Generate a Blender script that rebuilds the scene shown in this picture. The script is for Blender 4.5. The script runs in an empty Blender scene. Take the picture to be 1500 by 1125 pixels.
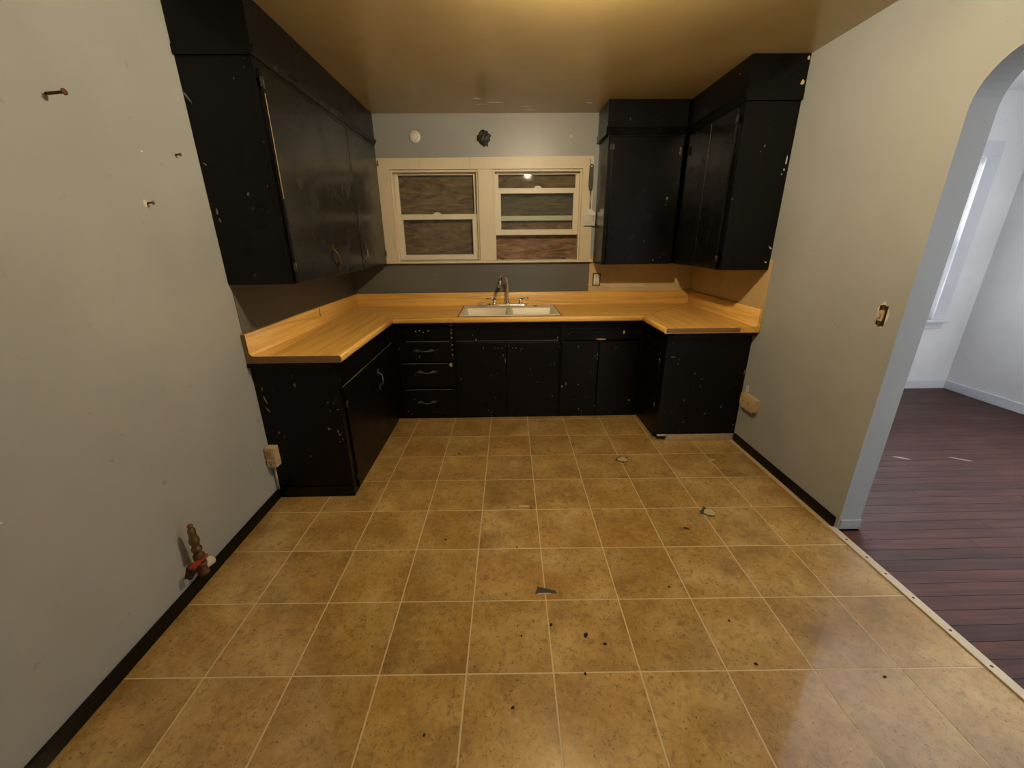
import bpy, bmesh, math, random
from mathutils import Vector, Matrix, noise as mnoise
random.seed(7)
SC = bpy.context.scene
COL = SC.collection

# ------------------------------------------------------------------ camera
CAM_POS = Vector((-0.152, -1.000, 1.430))
PITCH, YAW, ROLL = 0.34048, 0.01589, -0.00911
F_PX = 594.535
cp, sp, cy, sy = math.cos(PITCH), math.sin(PITCH), math.cos(YAW), math.sin(YAW)
fwd = Vector((sy*cp, cy*cp, -sp)); rgt = Vector((cy, -sy, 0)); upv = rgt.cross(fwd)
cr, sr = math.cos(ROLL), math.sin(ROLL)
R_ = cr*rgt + sr*upv; U_ = -sr*rgt + cr*upv
cam_d = bpy.data.cameras.new('camera'); cam = bpy.data.objects.new('camera', cam_d); COL.objects.link(cam)
cam_d.sensor_width = 36; cam_d.lens = F_PX/1500*36; cam_d.clip_start = .02
M = Matrix((R_, U_, -fwd)).transposed().to_4x4(); M.translation = CAM_POS
cam.matrix_world = M
SC.camera = cam
# ------------------------------------------------------------------ world and light
W = bpy.data.worlds.new('sky'); SC.world = W; W.use_nodes = True
bg = W.node_tree.nodes['Background']; bg.inputs[0].default_value = (.90, .93, 1, 1); bg.inputs[1].default_value = 30.0
LAMP_POS = Vector((.18, .60, 2.26)); LAMP_STRENGTH = 2000.0; LAMP_COL = (1, .80, .52)
vs = SC.view_settings; vs.view_transform = 'Standard'; vs.look = 'None'; vs.exposure = -0.12; vs.gamma = 1; vs.use_curve_mapping = False

# room measures (metres)
XL, XR, YB, YF, H = -1.508, 1.555, 2.77, -3.3, 2.385
WT = .11
DX1, DYB, DYF, DH = 4.23, 2.74, -2.4, 2.52      # adjoining room

# ------------------------------------------------------------------ material helpers
class NM:
    def __init__(s, name):
        s.m = bpy.data.materials.new(name); s.m.use_nodes = True
        s.t = s.m.node_tree; s.b = s.t.nodes['Principled BSDF']; s.o = s.t.nodes['Material Output']
        s.co = s.n('ShaderNodeTexCoord').outputs['Object']
    def n(s, k, **kw):
        d = s.t.nodes.new(k)
        for a, v in kw.items(): setattr(d, a, v)
        return d
    def set(s, node, **kw):
        for k, v in kw.items():
            i = node.inputs[k.replace('_', ' ')]
            if hasattr(v, 'is_linked') or isinstance(v, bpy.types.NodeSocket): s.t.links.new(v, i)
            else: i.default_value = v
        return node
    def l(s, a, b): s.t.links.new(a, b)
    def mapping(s, scale=(1, 1, 1), loc=(0, 0, 0), src=None, rot=(0, 0, 0)):
        d = s.n('ShaderNodeMapping'); d.inputs['Scale'].default_value = scale; d.inputs['Location'].default_value = loc; d.inputs['Rotation'].default_value = rot
        s.l(src or s.co, d.inputs['Vector']); return d.outputs[0]
    def noise(s, scale, detail=3, rough=.5, src=None, dist=0):
        d = s.n('ShaderNodeTexNoise'); d.inputs['Scale'].default_value = scale; d.inputs['Detail'].default_value = detail
        d.inputs['Roughness'].default_value = rough; d.inputs['Distortion'].default_value = dist
        s.l(src or s.co, d.inputs['Vector']); return d.outputs['Fac']
    def ramp(s, fac, stops, interp='LINEAR'):
        d = s.n('ShaderNodeValToRGB'); d.color_ramp.interpolation = interp
        e = d.color_ramp.elements
        while len(e) < len(stops): e.new(.5)
        for q, (p, c) in zip(e, stops):
            q.position = p; q.color = tuple(c)+(1,) if not isinstance(c, (int, float)) else (c, c, c, 1)
        s.l(fac, d.inputs[0]); return d.outputs[0]
    def mix(s, fac, a, b, mode='MIX'):
        d = s.n('ShaderNodeMix', data_type='RGBA', blend_type=mode)
        for k, v in ((0, fac), (6, a), (7, b)):
            if isinstance(v, bpy.types.NodeSocket): s.l(v, d.inputs[k])
            elif isinstance(v, (int, float)): d.inputs[k].default_value = v if k == 0 else (v, v, v, 1)
            else: d.inputs[k].default_value = tuple(v)+(1,)
        return d.outputs[2]
    def bump(s, h, strength, dist=.002):
        d = s.n('ShaderNodeBump'); d.inputs['Strength'].default_value = strength; d.inputs['Distance'].default_value = dist
        s.l(h, d.inputs['Height']); s.l(d.outputs[0], s.b.inputs['Normal'])
    def fin(s, color=None, rough=None, metal=None, spec=None):
        for k, v in (('Base Color', color), ('Roughness', rough), ('Metallic', metal), ('Specular IOR Level', spec)):
            if v is None: continue
            i = s.b.inputs[k]
            if isinstance(v, bpy.types.NodeSocket): s.l(v, i)
            else: i.default_value = tuple(v)+(1,) if isinstance(v, (tuple, list)) else v
        return s.m

def simple(name, color, rough=.5, metal=0, var=.12, scale=30, bump=0):
    s = NM(name); f = s.noise(scale, 4)
    c = s.mix(f, tuple(x*(1-var) for x in color), tuple(min(1, x*(1+var)) for x in color))
    if bump: s.bump(f, bump)
    return s.fin(c, rough, metal)

def wall_paint(name, color, rough=.5, dirt=.38, spec=.4):
    s = NM(name)
    f = s.noise(1.6, 5, .6); g = s.noise(60, 3, .6); k = s.noise(7, 6, .7)
    c = s.mix(s.ramp(f, [(.3, 0), (.7, 1)]), tuple(x*.90 for x in color), tuple(x*1.07 for x in color))
    spots = s.ramp(s.noise(23, 2, .5, src=s.mapping((1, 1, .8), (3, 1, 7))), [(.69, 0), (.74, 1)])
    c = s.mix(s.mix(1, spots, s.ramp(k, [(.5, 0), (.62, dirt)]), 'MULTIPLY'), c, tuple(x*.35 for x in color))
    chips = s.ramp(s.noise(31, 1, .5, src=s.mapping((1, 1, 1), (9, 4, 2))), [(.835, 0), (.842, 1)])
    c = s.mix(chips, c, (.75, .72, .66))
    s.bump(s.mix(.3, s.noise(4, 4), g), .35, .004)
    return s.fin(c, s.ramp(f, [(.3, rough-.06), (.7, rough+.06)]), spec=spec)

def black_paint(name, rough=.32, chip=.5, base=(.0027, .0026, .0026), spec=.22, bmp=.25):
    s = NM(name)
    f = s.noise(5, 4, .6); fine = s.noise(90, 3)
    chips = s.ramp(s.noise(38, 2, .6, src=s.mapping((1, 1, .55), (2, 5, 1))), [(.730-.034*chip, 0), (.750-.034*chip, 1)])
    mask = s.ramp(s.noise(4.5, 2, .5, src=s.mapping((1, 1, 1), (4, 4, 9))), [(.5, 0), (.6, 1)])
    ch = s.mix(1, chips, mask, 'MULTIPLY')
    c = s.mix(ch, s.mix(f, tuple(x*.8 for x in base), tuple(x*1.3 for x in base)), (.20, .18, .15))
    s.bump(s.mix(.25, s.noise(9, 3), fine), bmp, .003)
    return s.fin(c, s.ramp(f, [(.3, rough-.06), (.7, rough+.08)]), spec=spec)

def counter_wood():
    s = NM('laminate_wood')
    uv = s.n('ShaderNodeTexCoord').outputs['UV']
    a = s.noise(1, 6, .65, src=s.mapping((1.4, 26, 1), src=uv), dist=.4)
    b = s.noise(1, 4, .7, src=s.mapping((9, 190, 1), src=uv))
    st = s.noise(1, 1, .4, src=s.mapping((.35, 9, 1), (3, 2, 0), src=uv))
    c = s.ramp(a, [(.25, (0.605, 0.316, 0.065)), (.45, (0.802, 0.463, 0.107)), (.6, (0.900, 0.564, 0.141)), (.8, (0.740, 0.402, 0.085))])
    c = s.mix(s.ramp(b, [(.45, 0), (.75, .38)]), c, (0.500, 0.240, 0.045))
    c = s.mix(s.ramp(st, [(.475, 0), (.5, .42), (.525, 0)]), c, (0.379, 0.171, 0.034))
    c = s.mix(s.ramp(s.noise(14, 5, .7), [(.62, 0), (.75, .3)]), c, (0.900, 0.650, 0.191))
    return s.fin(c, .38)

def tile_mat():
    s = NM('vinyl_tile')
    oi = s.n('ShaderNodeObjectInfo')
    v = s.n('ShaderNodeVectorMath', operation='MULTIPLY_ADD')
    s.l(oi.outputs['Random'], v.inputs[0]); v.inputs[1].default_value = (31, 17, 5); s.l(s.co, v.inputs[2])
    P = v.outputs[0]
    a = s.noise(5.5, 4, .55, src=P); b = s.noise(38, 5, .72, src=P, dist=.6); d = s.noise(95, 3, .6, src=P)
    hue = s.noise(3.2, 2, .5, src=s.mapping((1, 1, 1), (5, 5, 5), src=P))
    c = s.ramp(a, [(.3, (0.300, 0.181, 0.052)), (.48, (0.430, 0.273, 0.088)), (.7, (0.570, 0.395, 0.147))])
    c = s.mix(s.ramp(hue, [(.45, 0), (.72, .65)]), c, (0.450, 0.242, 0.056))
    c = s.mix(s.ramp(b, [(.30, .75), (.49, 0)]), c, (0.190, 0.116, 0.038))
    c = s.mix(s.ramp(b, [(.55, 0), (.75, .45)]), c, (0.680, 0.493, 0.206))
    c = s.mix(s.ramp(d, [(.30, .8), (.39, 0)]), c, (0.110, 0.067, 0.025))
    t = s.n('ShaderNodeMath', operation='MULTIPLY_ADD'); s.l(oi.outputs['Random'], t.inputs[0]); t.inputs[1].default_value = .24; t.inputs[2].default_value = .88
    c = s.mix(1, c, s.ramp(t.outputs[0], [(0, 0), (1, 1)]), 'MULTIPLY')
    s.bump(s.mix(.4, s.noise(14, 3, .5), d), .12, .003)
    s.b.inputs['Coat Weight'].default_value = 1.0; s.b.inputs['Coat IOR'].default_value = 1.65; s.b.inputs['Coat Roughness'].default_value = .07
    return s.fin(c, s.ramp(b, [(.3, .40), (.7, .30)]), spec=.25)

def plank_mat():
    s = NM('stained_oak_boards')
    oi = s.n('ShaderNodeObjectInfo')
    v = s.n('ShaderNodeVectorMath', operation='MULTIPLY_ADD')
    s.l(oi.outputs['Random'], v.inputs[0]); v.inputs[1].default_value = (31, 17, 5); s.l(s.co, v.inputs[2])
    P = v.outputs[0]
    a = s.noise(1, 5, .65, src=s.mapping((3, 45, 1), src=P)); b = s.noise(2.2, 3, .5, src=P)
    c = s.ramp(a, [(.3, (0.0281, 0.0074, 0.0047)), (.5, (0.0578, 0.0164, 0.0101)), (.72, (0.1028, 0.0312, 0.0172))])
    t = s.n('ShaderNodeMath', operation='MULTIPLY_ADD'); s.l(oi.outputs['Random'], t.inputs[0]); t.inputs[1].default_value = .55; t.inputs[2].default_value = .6
    c = s.mix(1, c, s.ramp(t.outputs[0], [(0, 0), (1, 1)]), 'MULTIPLY')
    c = s.mix(s.ramp(b, [(.5, 0), (.8, .35)]), c, (.085, .042, .036))
    s.bump(a, .1, .002)
    return s.fin(c, s.ramp(b, [(.3, .38), (.7, .55)]), spec=.3)

def ply_mat(name, dark, light, rot=0, scale=(2.0, 9, 9)):
    s = NM(name)
    p = s.mapping(scale, rot=(0, rot, 0))
    a = s.noise(1.3, 7, .7, src=p, dist=2.2); b = s.noise(6, 4, .7, src=p)
    c = s.ramp(a, [(.32, dark), (.5, tuple((x+y)/2 for x, y in zip(dark, light))), (.68, light)])
    c = s.mix(s.ramp(b, [(.5, 0), (.8, .5)]), c, dark)
    return s.fin(c, .75)

def bare_mat():
    s = NM('bare_yellowed_plaster')
    a = s.noise(3, 5, .6); b = s.noise(30, 4, .6)
    c = s.ramp(a, [(.3, (.50, .36, .165)), (.55, (.60, .45, .225)), (.75, (.66, .52, .29))])
    c = s.mix(s.ramp(b, [(.62, 0), (.72, .4)]), c, (.44, .30, .12))
    s.bump(b, .2)
    return s.fin(c, .6)

def ceiling_mat():
    s = NM('ceiling_gloss_paint')
    a = s.noise(1.1, 4, .55); b = s.noise(22, 4, .6)
    c = s.ramp(a, [(.3, (0.370, 0.268, 0.116)), (.7, (0.486, 0.369, 0.178))])
    s.bump(s.mix(.15, s.noise(2.6, 3), b), .12, .01)
    return s.fin(c, .26, spec=.5)

def glass_mat(name, tint=(.93, .96, .94), gl=.03):
    s = NM(name); t = s.t
    tr = s.n('ShaderNodeBsdfTransparent'); tr.inputs[0].default_value = tint+(1,)
    g = s.n('ShaderNodeBsdfGlossy'); g.inputs['Roughness'].default_value = gl
    lw = s.n('ShaderNodeFresnel'); lw.inputs[0].default_value = 1.5
    df = s.n('ShaderNodeBsdfDiffuse'); df.inputs[0].default_value = (.5, .48, .4, 1)
    m0 = s.n('ShaderNodeMixShader'); s.l(s.ramp(s.noise(6, 5, .7), [(.35, .01), (.75, .055)]), m0.inputs[0]); s.l(tr.outputs[0], m0.inputs[1]); s.l(df.outputs[0], m0.inputs[2])
    m = s.n('ShaderNodeMixShader'); s.l(lw.outputs[0], m.inputs[0]); s.l(m0.outputs[0], m.inputs[1]); s.l(g.outputs[0], m.inputs[2])
    s.l(m.outputs[0], s.o.inputs[0]); return s.m

def emit_mat(name, color, strength):
    s = NM(name); e = s.n('ShaderNodeEmission'); e.inputs[0].default_value = color+(1,); e.inputs[1].default_value = strength
    s.l(e.outputs[0], s.o.inputs[0]); return s.m

def cream_trim():
    s = NM('cream_trim_paint')
    a = s.noise(3, 5, .6); b = s.noise(1, 5, .7, src=s.mapping((30, 30, 3)))
    c = s.mix(a, (.58, .50, .34), (.70, .62, .44))
    c = s.mix(s.ramp(b, [(.58, 0), (.78, .45)]), c, (.33, .25, .14))
    c = s.mix(s.ramp(s.noise(45, 3, .6), [(.72, 0), (.76, .8)]), c, (.10, .07, .04))
    return s.fin(c, .42)

MAT = dict(
    wall=wall_paint('grey_wall_paint', (.35, .37, .365)),
    wall_b=wall_paint('grey_back_wall_paint', (.31, .32, .30), .34, .5, .5),
    dark=wall_paint('dark_grey_band_paint', (.118, .116, .098), .45, .3),
    dwall=wall_paint('pale_wall_paint', (.78, .77, .765), .6, .25),
    black=black_paint('black_cabinet_paint', .30, .25),
    black_door=black_paint('glossy_black_door_paint', .24, .15, (.004, .0039, .0038), .4, .07),
    black_low=black_paint('worn_black_cabinet_paint', .36, 1.0, (.0024, .0024, .0025)),
    black_bb=black_paint('black_baseboard_paint', .4, .7),
    wood=counter_wood(), tile=tile_mat(), plank=plank_mat(), bare=bare_mat(), ceil=ceiling_mat(),
    grout=simple('tan_joint', (.60, .48, .28), .5, 0, .2, 50),
    plywin=ply_mat('weathered_plywood', (.040, .020, .011), (.40, .235, .12)),
    trim=cream_trim(), sash=simple('cream_sash_paint', (.66, .60, .45), .4, 0, .08, 8),
    glass=glass_mat('dusty_window_glass'), clear=glass_mat('clear_window_glass', (.97, .98, .98), .01),
    porcelain=simple('cream_enamel', (.70, .64, .48), .34, 0, .05, 6),
    chrome=simple('chrome', (.75, .74, .72), .12, 1, .04), brass=simple('aged_brass', (.24, .175, .085), .45, 1, .35, 60),
    steel=simple('brushed_steel', (.52, .50, .46), .38, 1, .1), iron=simple('dark_iron', (.055, .05, .047), .45, .6, .3),
    pewter=simple('pewter_grey', (.13, .125, .12), .4, .5, .3, 80),
    rust=simple('rusty_iron', (.12, .055, .03), .7, .3, .4), plastic_w=simple('white_plastic', (.68, .66, .58), .4),
    beige=simple('beige_plastic', (.50, .38, .22), .45, 0, .3, 40), blackp=simple('black_plastic', (.012, .012, .012), .4),
    redpaint=simple('red_enamel', (.30, .035, .02), .5, 0, .4), plaster=simple('raw_plaster', (.60, .54, .44), .8, 0, .25, 40, .4),
    particle=simple('brown_particle_board', (.20, .115, .05), .8, 0, .55, 120), rawwood=simple('raw_strip_wood', (.47, .37, .23), .7, 0, .5, 25),
    strip=simple('pale_threshold', (.55, .46, .32), .35, 0, .18, 14), dirt=simple('dark_dirt', (.02, .013, .008), 1.0, 0, .5),
    under=simple('grey_underlay', (.05, .047, .042), .8, 0, .5, 60), paper=simple('backing_paper', (.50, .40, .23), .7, 0, .3, 60),
    bag=simple('black_plastic_bag', (.008, .008, .008), .55), darkv=simple('dark_cavity', (.01, .008, .006), .9),
    soap=simple('pink_soap', (.60, .42, .30), .5), dtrim=simple('white_trim', (.66, .67, .70), .45, 0, .06, 6),
    dceil=simple('white_ceiling', (.90, .90, .89), .8, 0, .03, 4), jamb=wall_paint('arch_reveal_paint', (.36, .36, .355), .5, .5),
    palemark=simple('pale_mark', (.36, .26, .27), .5, 0, .3), copper=simple('dull_copper', (.20, .085, .05), .5, .5, .3), smear=simple('yellowed_filler', (.66, .52, .30), .6, 0, .2, 40), flakec=simple('tan_flake', (.50, .38, .22), .6, 0, .2), greychip=simple('grey_bare_chip', (.20, .19, .18), .6, 0, .4, 60),
    tanpaint=simple('tan_wear', (.42, .30, .16), .6, 0, .3), bulb=emit_mat('bulb_glow', LAMP_COL, LAMP_STRENGTH),
)

# ------------------------------------------------------------------ mesh helpers
def box(bm, x0, x1, y0, y1, z0, z1, bev=0, seg=2):
    n0 = len(bm.verts)
    vs_ = [bm.verts.new(p) for p in ((x0, y0, z0), (x1, y0, z0), (x1, y1, z0), (x0, y1, z0), (x0, y0, z1), (x1, y0, z1), (x1, y1, z1), (x0, y1, z1))]
    fs = [bm.faces.new([vs_[i] for i in q]) for q in ((3, 2, 1, 0), (4, 5, 6, 7), (0, 1, 5, 4), (1, 2, 6, 5), (2, 3, 7, 6), (3, 0, 4, 7))]
    if bev:
        es = list({e for f in fs for e in f.edges})
        bmesh.ops.bevel(bm, geom=es, offset=bev, segments=seg, profile=.5, affect='EDGES')
    return bm
def BX(*a, **k): return box(bmesh.new(), *a, **k)

def prism(bm, pts, axis, a0, a1):
    """extrude a polygon (u,v) along axis; axis x: (y,z), y: (x,z), z: (x,y)"""
    def P(u, v, w): return ((w, u, v), (u, w, v), (u, v, w))[axis]
    A = [bm.verts.new(P(u, v, a0)) for u, v in pts]; B = [bm.verts.new(P(u, v, a1)) for u, v in pts]
    n = len(pts); bm.faces.new(A); bm.faces.new(B[::-1])
    for i in range(n): bm.faces.new((A[i], B[i], B[(i+1) % n], A[(i+1) % n]))
    bmesh.ops.recalc_face_normals(bm, faces=bm.faces)
    return bm

def tube(bm, pts, r, seg=10, closed=True):
    pts = [Vector(p) for p in pts]; n = len(pts)
    rs = r if isinstance(r, (list, tuple)) else [r]*n
    t = (pts[1]-pts[0]).normalized(); u = t.orthogonal().normalized(); rings = []
    for i, p in enumerate(pts):
        d = (pts[min(i+1, n-1)]-pts[max(i-1, 0)]).normalized()
        u = (u-d*u.dot(d)).normalized(); v = d.cross(u)
        rings.append([bm.verts.new(p+rs[i]*(math.cos(a)*u+math.sin(a)*v)) for a in (2*math.pi*k/seg for k in range(seg))])
    for a, b in zip(rings, rings[1:]):
        for k in range(seg):
            f = bm.faces.new((a[k], a[(k+1) % seg], b[(k+1) % seg], b[k])); f.smooth = True
    if closed: bm.faces.new(rings[0][::-1]); bm.faces.new(rings[-1])
    return bm
def TB(*a, **k): return tube(bmesh.new(), *a, **k)

def lathe(bm, prof, c, axis=(0, 0, 1), seg=20):
    """prof: (radius, height) list"""
    c = Vector(c); ax = Vector(axis).normalized(); u = ax.orthogonal().normalized(); v = ax.cross(u); rings = []
    for r, h in prof:
        rings.append([bm.verts.new(c+ax*h+max(r, 1e-4)*(math.cos(a)*u+math.sin(a)*v)) for a in (2*math.pi*k/seg for k in range(seg))])
    for a, b in zip(rings, rings[1:]):
        for k in range(seg):
            f = bm.faces.new((a[k], a[(k+1) % seg], b[(k+1) % seg], b[k])); f.smooth = True
    bm.faces.new(rings[0][::-1]); bm.faces.new(rings[-1])
    bmesh.ops.recalc_face_normals(bm, faces=bm.faces)
    return bm
def LT(*a, **k): return lathe(bmesh.new(), *a, **k)

def blob(c, r, sub=2, rough=.3, sc=(1, 1, 1), seed=0, freq=1.0):
    bm = bmesh.new(); bmesh.ops.create_icosphere(bm, subdivisions=sub, radius=1)
    for v in bm.verts:
        d = 1+rough*mnoise.noise(v.co*2*freq+Vector((seed*3.1, seed, 7)))
        v.co = Vector(c)+Vector((v.co.x*sc[0], v.co.y*sc[1], v.co.z*sc[2]))*r*d
    return bm

def flake(c, rx, ry, h, n=8, seed=0, ang=0, axis=2):
    """thin irregular chip"""
    rd = random.Random(seed); pts = []
    for k in range(n):
        a = 2*math.pi*k/n; q = rd.uniform(.65, 1.1)
        x, y = rx*q*math.cos(a), ry*q*math.sin(a)
        pts.append((x*math.cos(ang)-y*math.sin(ang), x*math.sin(ang)+y*math.cos(ang)))
    u = {2: (0, 1, 2), 1: (0, 2, 1), 0: (1, 2, 0)}[axis]
    return prism(bmesh.new(), [(c[u[0]]+a, c[u[1]]+b) for a, b in pts], axis, c[u[2]], c[u[2]]+h)

OFF = {}
def obj(name, bm, mat, parent=None, base=None):
    me = bpy.data.meshes.new(name)
    if parent is not None: off = OFF[parent.name]
    elif base is not None: off = Vector(base)
    else:
        xs = [v.co for v in bm.verts]
        off = Vector(((min(p.x for p in xs)+max(p.x for p in xs))/2, (min(p.y for p in xs)+max(p.y for p in xs))/2, min(p.z for p in xs)))
    bmesh.ops.translate(bm, verts=bm.verts, vec=-off)
    bm.to_mesh(me); bm.free()
    me.materials.append(MAT[mat])
    o = bpy.data.objects.new(name, me); COL.objects.link(o)
    if parent is not None: o.parent = parent
    else: o.location = off
    OFF[o.name] = off
    return o
def tag(o, label, cat, group=None):
    o['label'] = label; o['category'] = cat
    if group: o['group'] = group
    return o
def thing(name, label, cat, base, group=None):
    o = bpy.data.objects.new(name, None); COL.objects.link(o); o.location = base; OFF[o.name] = Vector(base); o.empty_display_size = .05
    return tag(o, label, cat, group)
def struct(name, bm, mat, label, cat, parent=None):
    o = obj(name, bm, mat, parent, (0, 0, 0) if parent is None else None)
    if parent is None: o['kind'] = 'structure'; o['label'] = label; o['category'] = cat
    return o

def bar_wall(bm, x0, x1, z0, z1, y0, y1, holes):
    """wall in the XZ plane with rectangular holes (x0,x1,z0,z1): boxes round them (one mesh)"""
    xs = sorted({x0, x1, *[h[0] for h in holes], *[h[1] for h in holes]}); zs = sorted({z0, z1, *[h[2] for h in holes], *[h[3] for h in holes]})
    V = {}
    def gv(i, k, y):
        if (i, k, y) not in V: V[(i, k, y)] = bm.verts.new((xs[i], y, zs[k]))
        return V[(i, k, y)]
    def solid(i, k):
        if i < 0 or k < 0 or i >= len(xs)-1 or k >= len(zs)-1: return False
        cx, cz = (xs[i]+xs[i+1])/2, (zs[k]+zs[k+1])/2
        return not any(h[0] < cx < h[1] and h[2] < cz < h[3] for h in holes)
    for i in range(len(xs)-1):
        for k in range(len(zs)-1):
            if not solid(i, k): continue
            bm.faces.new((gv(i, k, y0), gv(i+1, k, y0), gv(i+1, k+1, y0), gv(i, k+1, y0)))
            bm.faces.new((gv(i, k+1, y1), gv(i+1, k+1, y1), gv(i+1, k, y1), gv(i, k, y1)))
            for di, dk, a, b in ((-1, 0, (i, k), (i, k+1)), (1, 0, (i+1, k), (i+1, k+1)), (0, -1, (i, k), (i+1, k)), (0, 1, (i, k+1), (i+1, k+1))):
                if not solid(i+di, k+dk): bm.faces.new((gv(*a, y0), gv(*b, y0), gv(*b, y1), gv(*a, y1)))
    bmesh.ops.recalc_face_normals(bm, faces=bm.faces)
    return bm

# ================================================================== SETTING
# kitchen walls; window openings in the back wall
WZ0, WZ1 = 1.265, 1.985
OPEN_L, OPEN_R = (-1.085, -.36), (-.235, .51)
wl = struct('wall_left', BX(XL-WT, XL, YF-WT, YB+WT, -.06, H), 'wall', 'grey painted kitchen wall on the left with scuffs', 'wall')
wb = struct('wall_back', bar_wall(bmesh.new(), XL, XR, -.06, H, YB, YB+WT, [(OPEN_L[0], OPEN_L[1], WZ0, WZ1), (OPEN_R[0], OPEN_R[1], WZ0, WZ1)]), 'wall_b', 'grey painted back wall around the kitchen window', 'wall')
AY0, AY1, AZ, AR = -.85, .705, 2.03, .17
arc = lambda cy_, cz_, a0, a1, n=12: [(cy_+AR*math.cos(math.radians(a0+(a1-a0)*k/n)), cz_+AR*math.sin(math.radians(a0+(a1-a0)*k/n))) for k in range(n+1)]
pts = [(YF-WT, -.06), (AY0, -.06)] + arc(AY0+AR, AZ-AR, 180, 90) + arc(AY1-AR, AZ-AR, 90, 0) + [(AY1, -.06), (YB+WT, -.06), (YB+WT, H), (YF-WT, H)]
wr = struct('wall_right', prism(bmesh.new(), pts, 0, XR, XR+WT), 'wall', 'grey painted kitchen wall with an arched opening', 'wall')
struct('wall_front', BX(XL, XR, YF-WT, YF, -.06, H), 'wall', 'grey wall opposite the sink', 'wall')
ce = struct('ceiling', BX(XL-WT, XR+WT, YF-WT, YB+WT, H, H+.08), 'ceil', 'glossy tan brown painted kitchen ceiling', 'ceiling')
# paint bands and bare areas between worktop and upper cabinets
def wp(name, bm, mat, parent, label):
    o = obj(name, bm, mat, parent); o['label'] = label; return o
wp('paint_band', BX(XL+.001, .612, YB-.003, YB+.001, .86, 1.238), 'dark', wb, 'dark grey painted band under the window')
wp('bare_patch', BX(.612, XR-.001, YB-.0025, YB+.001, .86, 1.30), 'bare', wb, 'bare yellowed patch beside the socket')
wp('paint_band', BX(XL-.001, XL+.003, 1.085, YB-.003, .86, 1.30), 'dark', wl, 'dark grey painted band under the cabinet')
wp('bare_patch', BX(XR-.003, XR+.001, 1.655, YB-.003, .86, 1.30), 'bare', wr, 'bare yellowed patch under the cabinet')
obj('plaster_smear', flake((.90, YB-.0035, 1.045), .30, .026, .0015, 14, 3, 0, 1), 'smear', wb)
obj('patched_plug', LT([(.0, 0), (.020, .0), (.017, .004), (0, .005)], (.409, YB, 2.219), (0, -1, 0), 10), 'plaster', wb)
# ceiling flaking near the back
for k, (x, y, a, b) in enumerate([(-.32, 2.55, .05, .01), (-.20, 2.50, .07, .012), (.02, 2.60, .05, .013), (.06, 2.68, .06, .012), (-.33, 2.42, .03, .009), (.50, 2.52, .03, .01)]):
    obj('peeled_flake', flake((x, y, H-.002), a, b, .0025, 9, k+20, .05*k), 'flakec', ce)
# arch base block
obj('plinth', BX(XR+.008, XR+WT+.004, AY1-.006, AY1+.004, .012, .058, .002), 'jamb', wr)

# floor of tiles (laid slightly off square to the room)
TH, T, J = .0115, .305, .0055
fl = struct('floor', BX(XL, XR, YF, YB, -.10, -.0010), 'grout', 'tan tiled kitchen floor with pale joints', 'floor')
def clip(poly, ax, lim, keep_less):
    out = []
    for i, p in enumerate(poly):
        q = poly[(i+1) % len(poly)]
        ip = (p[ax] <= lim) == keep_less; iq = (q[ax] <= lim) == keep_less
        if ip: out.append(p)
        if ip != iq:
            t = (lim-p[ax])/(q[ax]-p[ax]); out.append((p[0]+t*(q[0]-p[0]), p[1]+t*(q[1]-p[1])))
    return out
rot2 = lambda x, y: (x+TH*y, y-TH*x)
full = None
def tile_mesh(pts2):
    bm = bmesh.new(); hz, c = .0009, .0007
    cx, cy_ = sum(p[0] for p in pts2)/len(pts2), sum(p[1] for p in pts2)/len(pts2)
    def inset(p, d):
        l = math.hypot(p[0]-cx, p[1]-cy_) or 1; return (p[0]-(p[0]-cx)/l*d*1.4, p[1]-(p[1]-cy_)/l*d*1.4)
    lo = [bm.verts.new((p[0], p[1], -.003)) for p in pts2]; mid = [bm.verts.new((p[0], p[1], -c*.5)) for p in pts2]
    top = [bm.verts.new((*inset(p, c), 0)) for p in pts2]; n = len(pts2)
    bm.faces.new(top)
    for A, B in ((lo, mid), (mid, top)):
        for i in range(n): bm.faces.new((A[i], A[(i+1) % n], B[(i+1) % n], B[i]))
    me = bpy.data.meshes.new('floor_tile'); bm.to_mesh(me); bm.free(); me.materials.append(MAT['tile']); return me
for i in range(-6, 6):
    for j in range(-11, 9):
        q = [(i*T+J/2, j*T+J/2), ((i+1)*T-J/2, j*T+J/2), ((i+1)*T-J/2, (j+1)*T-J/2), (i*T+J/2, (j+1)*T-J/2)]
        cx, cy_ = rot2((i+.5)*T, (j+.5)*T)
        w = [rot2(*p) for p in q]
        c = w
        for ax, lim, ls in ((0, XL+.010, False), (0, XR-.037, True), (1, YF+.01, False), (1, 2.35, True)): c = clip(c, ax, lim, ls) if c else c
        if len(c) < 3: continue
        area = abs(sum(c[k][0]*c[(k+1) % len(c)][1]-c[(k+1) % len(c)][0]*c[k][1] for k in range(len(c))))/2
        if area < .0015: continue
        loc = [(p[0]-cx, p[1]-cy_) for p in c]
        if len(c) == 4 and area > .999*(T-J)**2:
            if full is None: full = tile_mesh(loc)
            me = full
        else: me = tile_mesh(loc)
        o = bpy.data.objects.new('floor_tile', me); COL.objects.link(o); o.parent = fl; o.location = (cx, cy_, 0)
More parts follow.
